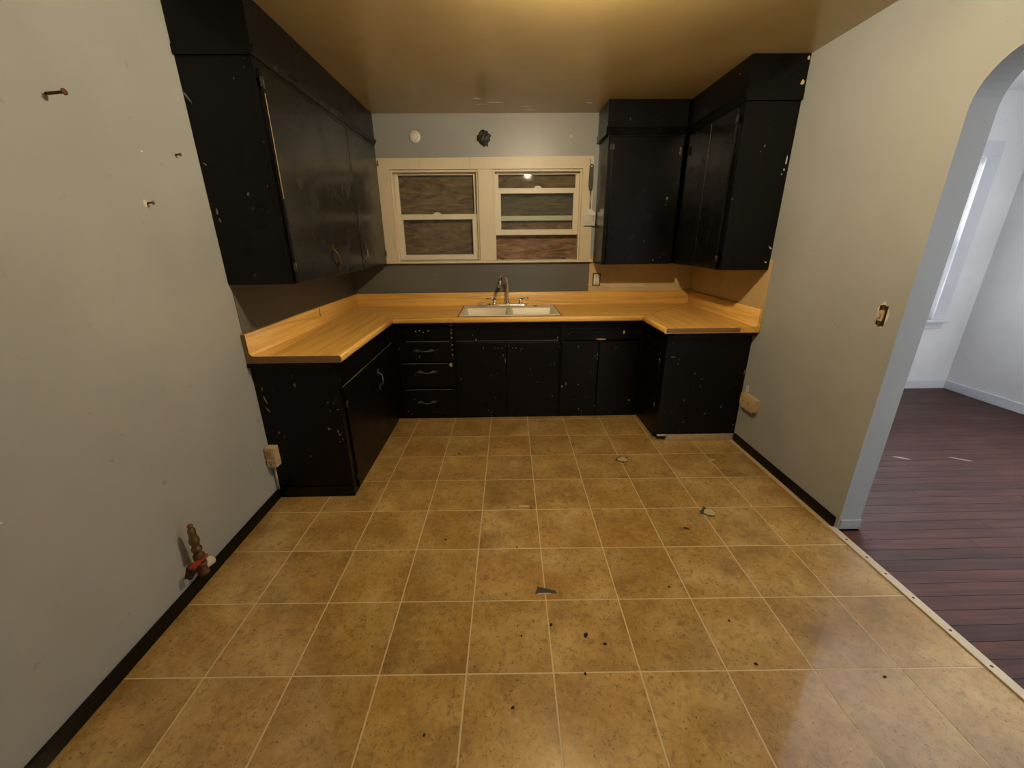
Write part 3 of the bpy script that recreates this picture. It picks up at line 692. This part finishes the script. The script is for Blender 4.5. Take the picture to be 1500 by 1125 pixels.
# rounded front edge, swept with mitres: profile in (outward offset, z)
prof = [(0, CT)] + [(NOSE-.014+.014*math.sin(t), CT-.014+.014*math.cos(t)) for t in (math.pi/2*k/5 for k in range(6))] + [(NOSE, CB+.006), (NOSE-.006, CB), (0, CB)]
def sweep(name, p0, p1, prof_, mit0, mit1, outdir, uvf, mat='wood'):
    """profile run from p0 to p1 (xy); outdir = unit xy outward; mit = along shift per unit of offset"""
    bm = bmesh.new(); d = (Vector(p1)-Vector(p0)).normalized(); od = Vector(outdir); rows = []
    for p, m_ in ((Vector(p0), mit0), (Vector(p1), mit1)):
        rows.append([bm.verts.new((*(p+od*o_+d*(m_*o_)), z)) for o_, z in prof_])
    n = len(prof_)
    for k in range(n): f = bm.faces.new((rows[0][k], rows[1][k], rows[1][(k+1) % n], rows[0][(k+1) % n])); f.smooth = 0 < k < 7
    bm.faces.new(rows[0]); bm.faces.new(rows[1][::-1]); bmesh.ops.recalc_face_normals(bm, faces=bm.faces)
    return uvset(obj(name, bm, mat, ct), uvf)
sweep('front_edge', (a, LY), (a, e), prof, 0, -1, (1, 0), along_y)
sweep('front_edge', (a, e), (b, e), prof, 1, -1, (0, -1), along_x)
sweep('front_edge', (b, RY), (b, e), prof, 0, -1, (-1, 0), along_y2)
# backsplash with coved foot
BS = .985
bp = [(0, CT), (0, BS)] + [(.016, BS), (.020, BS-.004), (.020, CT+.016), (.0225, CT+.007), (.028, CT+.0022), (.036, CT+.0003)]
bs1 = sweep('backsplash', (WL, LY), (WL, WB), bp, 0, -1, (1, 0), along_y)
sweep('backsplash', (WL, WB), (WR, WB), bp, 1, -1, (0, -1), along_x)
sweep('backsplash', (WR, RY), (WR, WB), bp, 0, -1, (-1, 0), along_y2)
obj('joint_gap', BX(WL+.0195, WL+.0206, 1.945, 1.958, CT+.055, BS-.002), 'particle', ct)
# cut ends of the boards
endL = [(WL, CB), (EX0-.006, CB), (EX0, CB+.006), (EX0, CT-.014), (EX0-.005, CT-.004), (EX0-.014, CT-.0005), (WL+.036, CT-.0005), (WL+.020, CT+.016), (WL+.020, BS-.004), (WL+.016, BS), (WL, BS)]
obj('cut_end', prism(bmesh.new(), endL, 1, LY-.0015, LY), 'particle', ct)
endR = [(EX1+.012, CB+.004), (1.42, CB+.004), (1.42, CT-.004), (EX1+.012, CT-.004)]
obj('cut_end', prism(bmesh.new(), endR, 1, RY-.0015, RY), 'particle', ct)
obj('mitre_joint', prism(bmesh.new(), [(b-.0018, e), (b+.0018, e), (WR-.034, WB-.036), (WR-.038, WB-.036)], 2, CT, CT+.0004), 'particle', ct)
# support battens under the worktop ends
tag(obj('support_batten', BX(XL+.003, EX0-.06, LBY-.03, LBY-.006, CB-.022, CB-.001, .002), 'black_low'), 'black batten under the free end of the left worktop arm', 'batten')
tag(obj('support_batten', BX(EX1+.07, XR-.003, RBY-.05, RBY-.006, CB-.026, CB-.001, .002), 'black_low'), 'black batten under the free end of the right worktop arm', 'batten')

# ================================================================== SINK AND TAP
sk = thing('sink', 'cream enamel double bowl sink set into the worktop', 'sink', (-.114, 2.44, CT))
RX0, RX1, RY0, RY1 = -.516, .288, 2.166, 2.706
RZ = CT+.009
xs = [RX0, -.478, -.134, -.094, .250, RX1]; ys = [RY0, 2.200, 2.545, RY1]
bm = bmesh.new(); V = {}
def gv(i, j, z, dx=0, dy=0, key=None):
    k = (i, j, z, key)
    if k not in V: V[k] = bm.verts.new((xs[i]+dx, ys[j]+dy, z))
    return V[k]
for i in range(5):
    for j in range(3):
        if j == 1 and i in (1, 3): continue
        zz = RZ
        bm.faces.new((gv(i, j, zz), gv(i+1, j, zz), gv(i+1, j+1, zz), gv(i, j+1, zz)))
for i in (1, 3):
    t_ = [gv(i, 1, RZ), gv(i+1, 1, RZ), gv(i+1, 2, RZ), gv(i, 2, RZ)]
    lo = [gv(i, 1, RZ-.17, .03, .03, 'b%d' % i), gv(i+1, 1, RZ-.17, -.03, .03, 'b%d' % i), gv(i+1, 2, RZ-.17, -.03, -.03, 'b%d' % i), gv(i, 2, RZ-.17, .03, -.03, 'b%d' % i)]
    for k in range(4): bm.faces.new((t_[k], t_[(k+1) % 4], lo[(k+1) % 4], lo[k]))
    bm.faces.new(lo)
ring = [(i, 0) for i in range(6)] + [(5, j) for j in range(1, 4)] + [(i, 3) for i in range(4, -1, -1)] + [(0, j) for j in (2, 1)]
skirt = [bm.verts.new((xs[i], ys[j], CT+.0008)) for i, j in ring]
for k in range(len(ring)):
    n_ = (k+1) % len(ring); bm.faces.new((gv(*ring[k], RZ), skirt[k], skirt[n_], gv(*ring[n_], RZ)))
bmesh.ops.recalc_face_normals(bm, faces=bm.faces)
# normals should face up
if sum(f.normal.z*f.calc_area() for f in bm.faces) < 0: bmesh.ops.reverse_faces(bm, faces=bm.faces)
basin = obj('basin', bm, 'porcelain', sk)
md = basin.modifiers.new('round', 'BEVEL'); md.width = .009; md.segments = 3; md.limit_method = 'ANGLE'
for p in basin.data.polygons: p.use_smooth = True
# dark rim seal round the sink
bm = bmesh.new(); g = .007
for q in ((RX0-g, RX1+g, RY0-g, RY0), (RX0-g, RX1+g, RY1, RY1+g), (RX0-g, RX0, RY0, RY1), (RX1, RX1+g, RY0, RY1)): box(bm, *q, CT+.0004, CT+.0035)
obj('rim_seal', bm, 'rust', sk)
for x in (-.306, .078): obj('drain', LT([(0, 0), (.042, 0), (.042, .003), (.030, .001), (0, .0005)], (x, 2.37, RZ-.168), seg=20), 'steel', sk)
obj('spare_hole', LT([(0, 0), (.018, 0), (.018, .0012), (0, .0013)], (.118, 2.625, RZ), seg=16), 'darkv', sk)
fc = thing('faucet', 'chrome gooseneck tap with two lever handles behind the sink', 'faucet', (-.130, 2.645, RZ))
FX, FY = -.128, 2.648
bm = bmesh.new(); box(bm, FX-.150, FX+.150, FY-.028, FY+.028, RZ+.0006, RZ+.014, .005)
obj('base_plate', bm, 'chrome', fc)
sp_ = [(FX, FY, RZ+.012), (FX, FY, RZ+.06), (FX, FY, RZ+.16), (FX-.002, FY-.003, RZ+.20)]
for k in range(1, 11):
    t_ = math.pi*k/10; sp_.append((FX-.032*(1-math.cos(t_)), FY-.078*(1-math.cos(t_)), RZ+.205+.062*math.sin(t_)))
sp_.append((FX-.066, FY-.160, RZ+.175))
obj('spout', TB(sp_, [.018, .0145]+[.0135]*(len(sp_)-2), 12), 'chrome', fc)
obj('spout_collar', LT([(0, 0), (.022, 0), (.020, .018), (.013, .028), (0, .028)], (FX, FY, RZ+.012)), 'chrome', fc)
for sg in (-1, 1):
    hx = FX+sg*.115
    st = obj('handle_post', LT([(0, 0), (.022, 0), (.018, .012), (.012, .026), (.015, .044), (.010, .052), (0, .053)], (hx, FY, RZ+.012)), 'chrome', fc)
    obj('lever', TB([(hx, FY, RZ+.058), (hx+sg*.03, FY-.004, RZ+.062), (hx+sg*.072, FY-.008, RZ+.064)], [.009, .007, .0085], 8), 'chrome', st)
so = blob((-.352, 2.640, RZ+.017), .03, 2, .35, (1.5, .9, .55), 3)
tag(obj('soap_bar', so, 'soap'), 'worn pinkish soap lump on the sink rim left of the tap', 'soap')

# ================================================================== SMALL THINGS ON THE WALLS
o = thing('round_cover', 'round white cover plate on the back wall above the window', 'cover plate', (-.857, YB, 2.22))
obj('plate', LT([(0, 0), (.046, 0), (.046, .006), (.040, .013), (.020, .016), (0, .0165)], (-.857, YB-.0008, 2.222), (0, -1, 0), 28), 'plastic_w', o)
obj('inner_ring', TB([(-.857+.024*math.cos(t_), YB-.0165, 2.222+.024*math.sin(t_)) for t_ in (2*math.pi*k/20 for k in range(21))], .002, 6), 'plaster', o)
o = thing('stuffed_hole', 'broken wall hole stuffed with crumpled black plastic above the window', 'wall hole', (-.301, YB, 2.21))
obj('broken_rim', flake((-.301, YB-.0025, 2.210), .062, .062, .0022, 13, 4, 0, 1), 'plaster', o)
bm = blob((-.301, YB-.014, 2.210), .048, 3, .55, (1.05, .35, 1.05), 5, 2.2)
obj('plastic_wad', bm, 'bag', o)
# spatula on its hook
o = tag(obj('wall_hook', TB([(.566, YB-.0245, 2.050), (.566, YB-.036, 2.046), (.567, YB-.046, 2.030), (.568, YB-.050, 2.012), (.570, YB-.044, 2.000), (.572, YB-.038, 2.004)], .0025, 6), 'rust'), 'small rusty hook screwed into the casing above the spatula', 'hook')
tag(obj('wall_hook', TB([(-1.170, YB-.0235, 2.050), (-1.170, YB-.034, 2.046), (-1.169, YB-.042, 2.034), (-1.168, YB-.044, 2.020), (-1.166, YB-.038, 2.012)], .0035, 6), 'rust'), 'small rusty hook at the top left corner of the window casing', 'hook')
o = thing('spatula', 'slotted metal spatula with a black handle hanging beside the window', 'spatula', (.58, YB-.05, 1.55))
SXc, SY = .578, YB-.047
hb = bmesh.new(); prism(hb, [(SXc-.016, 2.000), (SXc-.010, 2.012), (SXc+.008, 2.013), (SXc+.016, 2.002), (SXc+.019, 1.86), (SXc+.012, 1.822), (SXc-.012, 1.822), (SXc-.019, 1.86)], 1, SY-.006, SY+.006)
hd = obj('handle', hb, 'blackp', o)
obj('hang_hole', LT([(0, 0), (.006, 0), (.006, .0005), (0, .0006)], (SXc, SY-.0058, 1.996), (0, -1, 0), 10), 'plastic_w', hd)
obj('shaft', TB([(SXc+.001, SY, 1.825), (SXc+.002, SY, 1.74), (SXc+.003, SY, 1.675)], [.007, .0055, .006], 8), 'steel', o)
bz0, bz1, bx0, bx1 = 1.543, 1.648, SXc-.042, SXc+.052
bl = bar_wall(bmesh.new(), bx0, bx1, bz0, bz1, SY-.001, SY+.001, [(SXc-.004, SXc+.004, 1.568, 1.624), (SXc+.014, SXc+.022, 1.565, 1.615), (SXc+.032, SXc+.040, 1.576, 1.624)])
obj('blade', bl, 'steel', o)
obj('blade_neck', prism(bmesh.new(), [(bx0+.012, bz1), (bx1-.010, bz1), (SXc+.014, 1.680), (SXc-.008, 1.680)], 1, SY-.0012, SY+.0012), 'steel', o)

def socket_face(root, c, ax, w=.034, h=.068):
    """two receptacles; ax 'y-' face looks to -y, 'x-' to -x"""
    for sg in (-1, 1):
        z = c[2]+sg*h*.30
        def Q(u0, u1, d0, d1, z0, z1): return BX(c[0]+u0, c[0]+u1, c[1]-d1, c[1]-d0, z0, z1) if ax == 'y-' else BX(c[0]-d1, c[0]-d0, c[1]+u0, c[1]+u1, z0, z1)
        f = obj('receptacle', Q(-w*.42, w*.42, 0, .003, z-h*.2, z+h*.2), 'plastic_w' if root.get('white') else 'beige', root)
        for u_ in (-.007, .007): obj('slot', Q(u_-.0015, u_+.0015, .0028, .0034, z-.002, z+.009), 'darkv', f)
        obj('slot', Q(-.003, .003, .0028, .0034, z-.011, z-.006), 'darkv', f)
o = thing('wall_socket', 'white power socket without cover plate on the bare patch right of the window', 'socket', (.681, YB, 1.03)); o['white'] = 1
obj('wall_box', bar_wall(bmesh.new(), .646, .716, 1.034, 1.144, YB-.010, YB-.003, [(.655, .707, 1.043, 1.135)]), 'iron', o)
obj('yoke', BX(.655, .707, YB-.009, YB-.004, 1.043, 1.135, .001), 'plastic_w', o)
socket_face(o, (.681, YB-.009, 1.089), 'y-', .046, .092)
del o['white']
o = thing('socket_box', 'beige surface socket box on the end of the left base cabinet', 'socket', (-1.478, 1.06, .225))
obj('box_body', BX(-1.504, -1.450, 1.034, LBY-.0055, .228, .350, .006), 'beige', o)
obj('cover_plate', BX(-1.505, -1.453, 1.030, 1.034, .230, .348, .0015), 'beige', o)
socket_face(o, (-1.480, 1.030, .289), 'y-', .044, .10)
tag(obj('conduit', TB([(-1.490, 1.070, .227), (-1.492, 1.070, .15), (-1.494, 1.072, .064)], .005, 8), 'strip'), 'thin pale conduit below the socket box by the baseboard', 'conduit')
o = thing('socket_box', 'beige surface socket box low on the right wall beside the cabinet', 'socket', (1.53, 1.58, .28))
b_ = prism(bmesh.new(), [(1.515, .300), (1.50, .318), (1.50, .395), (1.52, .400), (1.665, .400), (1.672, .390), (1.672, .320), (1.64, .300)], 0, XR-.034, XR-.0008)
obj('box_body', b_, 'beige', o)
obj('cover_plate', BX(XR-.038, XR-.034, 1.520, 1.660, .312, .392, .0015), 'beige', o)
for y_ in (1.56, 1.62):
    f = obj('receptacle', BX(XR-.041, XR-.038, y_-.018, y_+.018, .334, .370, .001), 'beige', o)
    for q in (-.007, .007): obj('slot', BX(XR-.0415, XR-.0405, y_+q-.0015, y_+q+.0015, .348, .362), 'darkv', f)
obj('torn_plaster', flake((XR-.001, 1.655, .425), .022, .030, -.004, 9, 12, 0, 0), 'plaster', o)
o = thing('light_switch', 'toggle light switch without cover plate on the right wall by the arch', 'switch', (XR, .803, 1.04))
obj('broken_rim', flake((XR-.0012, .803, 1.094), .036, .062, .001, 13, 14, 0, 0), 'plaster', o)
obj('wall_box', bar_wall(bmesh.new(), 0, .001, 0, .001, 0, .001, []) if False else BX(XR-.0022, XR-.0012, .782, .824, 1.050, 1.138), 'darkv', o)
obj('strap', BX(XR-.006, XR-.0022, .795, .811, 1.046, 1.142, .001), 'brass', o)
obj('switch_body', BX(XR-.009, XR-.0022, .790, .816, 1.070, 1.118, .002), 'beige', o)
obj('toggle', BX(XR-.019, XR-.009, .799, .807, 1.086, 1.104, .002), 'beige', o)

# gas pipe stub
PX_, PY_ = XL+.052, .395
o = thing('gas_pipe', 'old brass gas stub with red lever valve rising by the left baseboard', 'gas pipe', (PX_, PY_, .06))
obj('wall_nipple', TB([(XL+.002, PY_, .125), (PX_-.01, PY_, .125)], .013, 10), 'plaster', o)
obj('elbow', lathe(lathe(bmesh.new(), [(0, -.03), (.021, -.03), (.021, -.018), (.017, -.014), (.017, .014), (.021, .018), (.021, .03), (0, .03)], (PX_, PY_, .125), (0, 0, 1), 14), [(0, -.034), (.021, -.034), (.021, -.02), (.017, -.016), (0, .012)], (PX_, PY_, .125), (1, 0, 0), 14), 'rust', o)
obj('tee_branch', TB([(PX_, PY_+.01, .125), (PX_+.004, PY_+.05, .123)], [.017, .020], 12), 'plaster', o)
obj('valve_body', LT([(0, 0), (.014, 0), (.014, .012), (.021, .016), (.021, .040), (.014, .046), (.013, .060), (0, .060)], (PX_, PY_, .155), (0, 0, 1), 12), 'rust', o)
lv = obj('valve_lever', BX(PX_-.004, PX_+.026, PY_-.050, PY_+.020, .174, .182, .003), 'redpaint', o)
obj('lever_tip', BX(PX_-.002, PX_+.024, PY_-.064, PY_-.048, .172, .184, .003), 'redpaint', lv)
obj('flare_fitting', LT([(0, 0), (.013, 0), (.019, .004), (.019, .020), (.014, .026), (.014, .040), (.019, .044), (.019, .062), (.015, .070), (.013, .090), (.015, .094), (.015, .104), (.010, .118), (.004, .124), (0, .125)], (PX_, PY_, .212), (.03, 0, 1), 8), 'brass', o)
obj('pipe_cap', LT([(0, 0), (.010, 0), (.011, .008), (.007, .014), (0, .015)], (PX_+.0035, PY_, .333), (.03, 0, 1), 10), 'copper', o)
obj('broken_plaster', flake((XL+.0005, PY_-.005, .112), .062, .048, .002, 13, 31, .5, 0), 'plaster', o)
obj('pipe_hole', flake((XL+.0026, PY_-.005, .112), .045, .034, .0005, 12, 32, .5, 0), 'iron', o)
# nails in the left wall
def nail(y, z, l, droop, label, r=.003):
    o = thing('nail', label, 'nail', (XL, y, z), 'nails in the left wall')
    obj('shank', TB([(XL-.005, y, z), (XL+l*.5, y+droop*.3, z+.002), (XL+l, y+droop, z+l*.08)], r, 6), 'rust', o)
    obj('head', LT([(0, 0), (r*2.3, 0), (r*2.3, .003), (0, .0035)], (XL+l, y+droop, z+l*.08), (1, 0, .1), 8), 'rust', o)
nail(.452, 1.853, .055, 0, 'longest rusty nail high on the left wall', .0042)
nail(.930, 1.775, .018, 0, 'short rusty nail in the left wall nearest the wall cabinet')
nail(.712, 1.574, .022, 0, 'short nail with chipped paint at its foot in the left wall')
obj('paint_chip', flake((XL+.0002, .706, 1.574), .014, .016, .001, 8, 41, 0, 0), 'plaster', wl)
# bits lying on the floor
def bit(x, y, rx, ry, mat, label, seed, group=None, cat='debris', h=.003, ang=0, name='debris_flake'):
    tag(obj(name, flake((x, y, .0012), rx, ry, h, 7, seed, ang), mat), label, cat, group)
bit(1.25, 1.417, .024, .008, 'plaster', 'white paint chip on the floor tiles near the right base cabinet', 51, None, 'paint chip', .003, .1, 'paint_chip')
bit(1.515, 1.640, .008, .006, 'plaster', 'tiny white paint chip beside the right baseboard end', 52, None, 'paint chip', .003, 0, 'paint_chip')
for k, (x, y, r) in enumerate([(-.468, .682, .007), (.012, .186, .009), (.718, .186, .006), (.546, .358, .007), (.723, .012, .007), (-.145, -.110, .007), (-.418, -.182, .006), (.110, -.008, .006), (-.494, 1.562, .009), (1.138, -.043, .006), (-.020, .924, .006), (-.110, .619, .005), (-.106, .142, .005), (.205, .101, .008)]):
    bit(x, y, r, r*.6, 'dirt', 'tiny dark crumb of dirt lying on the floor tiles', 60+k, 'dirt crumbs on the tiles', 'crumb', .003, k*.7, 'dirt_crumb')
bit(.782, .730, .020, .008, 'rust', 'brown curled flake on the floor near the worn round spot', 90, None, 'debris', .004, -.4)
bit(.140, .139, .012, .007, 'dirt', 'largest dark scrap on the tile below the torn spot', 91, None, 'debris', .005, .9)

# ================================================================== CEILING LAMP (above the frame)
o = thing('ceiling_lamp', 'bare glowing bulb in a porcelain holder on the kitchen ceiling', 'lamp', (LAMP_POS.x, LAMP_POS.y, LAMP_POS.z))
obj('lamp_holder', LT([(0, 0), (.062, 0), (.062, -.010), (.045, -.030), (.026, -.045), (.024, -.062), (0, -.062)], (LAMP_POS.x, LAMP_POS.y, H-.001)), 'plastic_w', o)
obj('bulb', LT([(0, .062), (.013, .060), (.015, .040), (.026, .018), (.030, 0), (.026, -.016), (.014, -.027), (0, -.030)], LAMP_POS, seg=16), 'bulb', o)
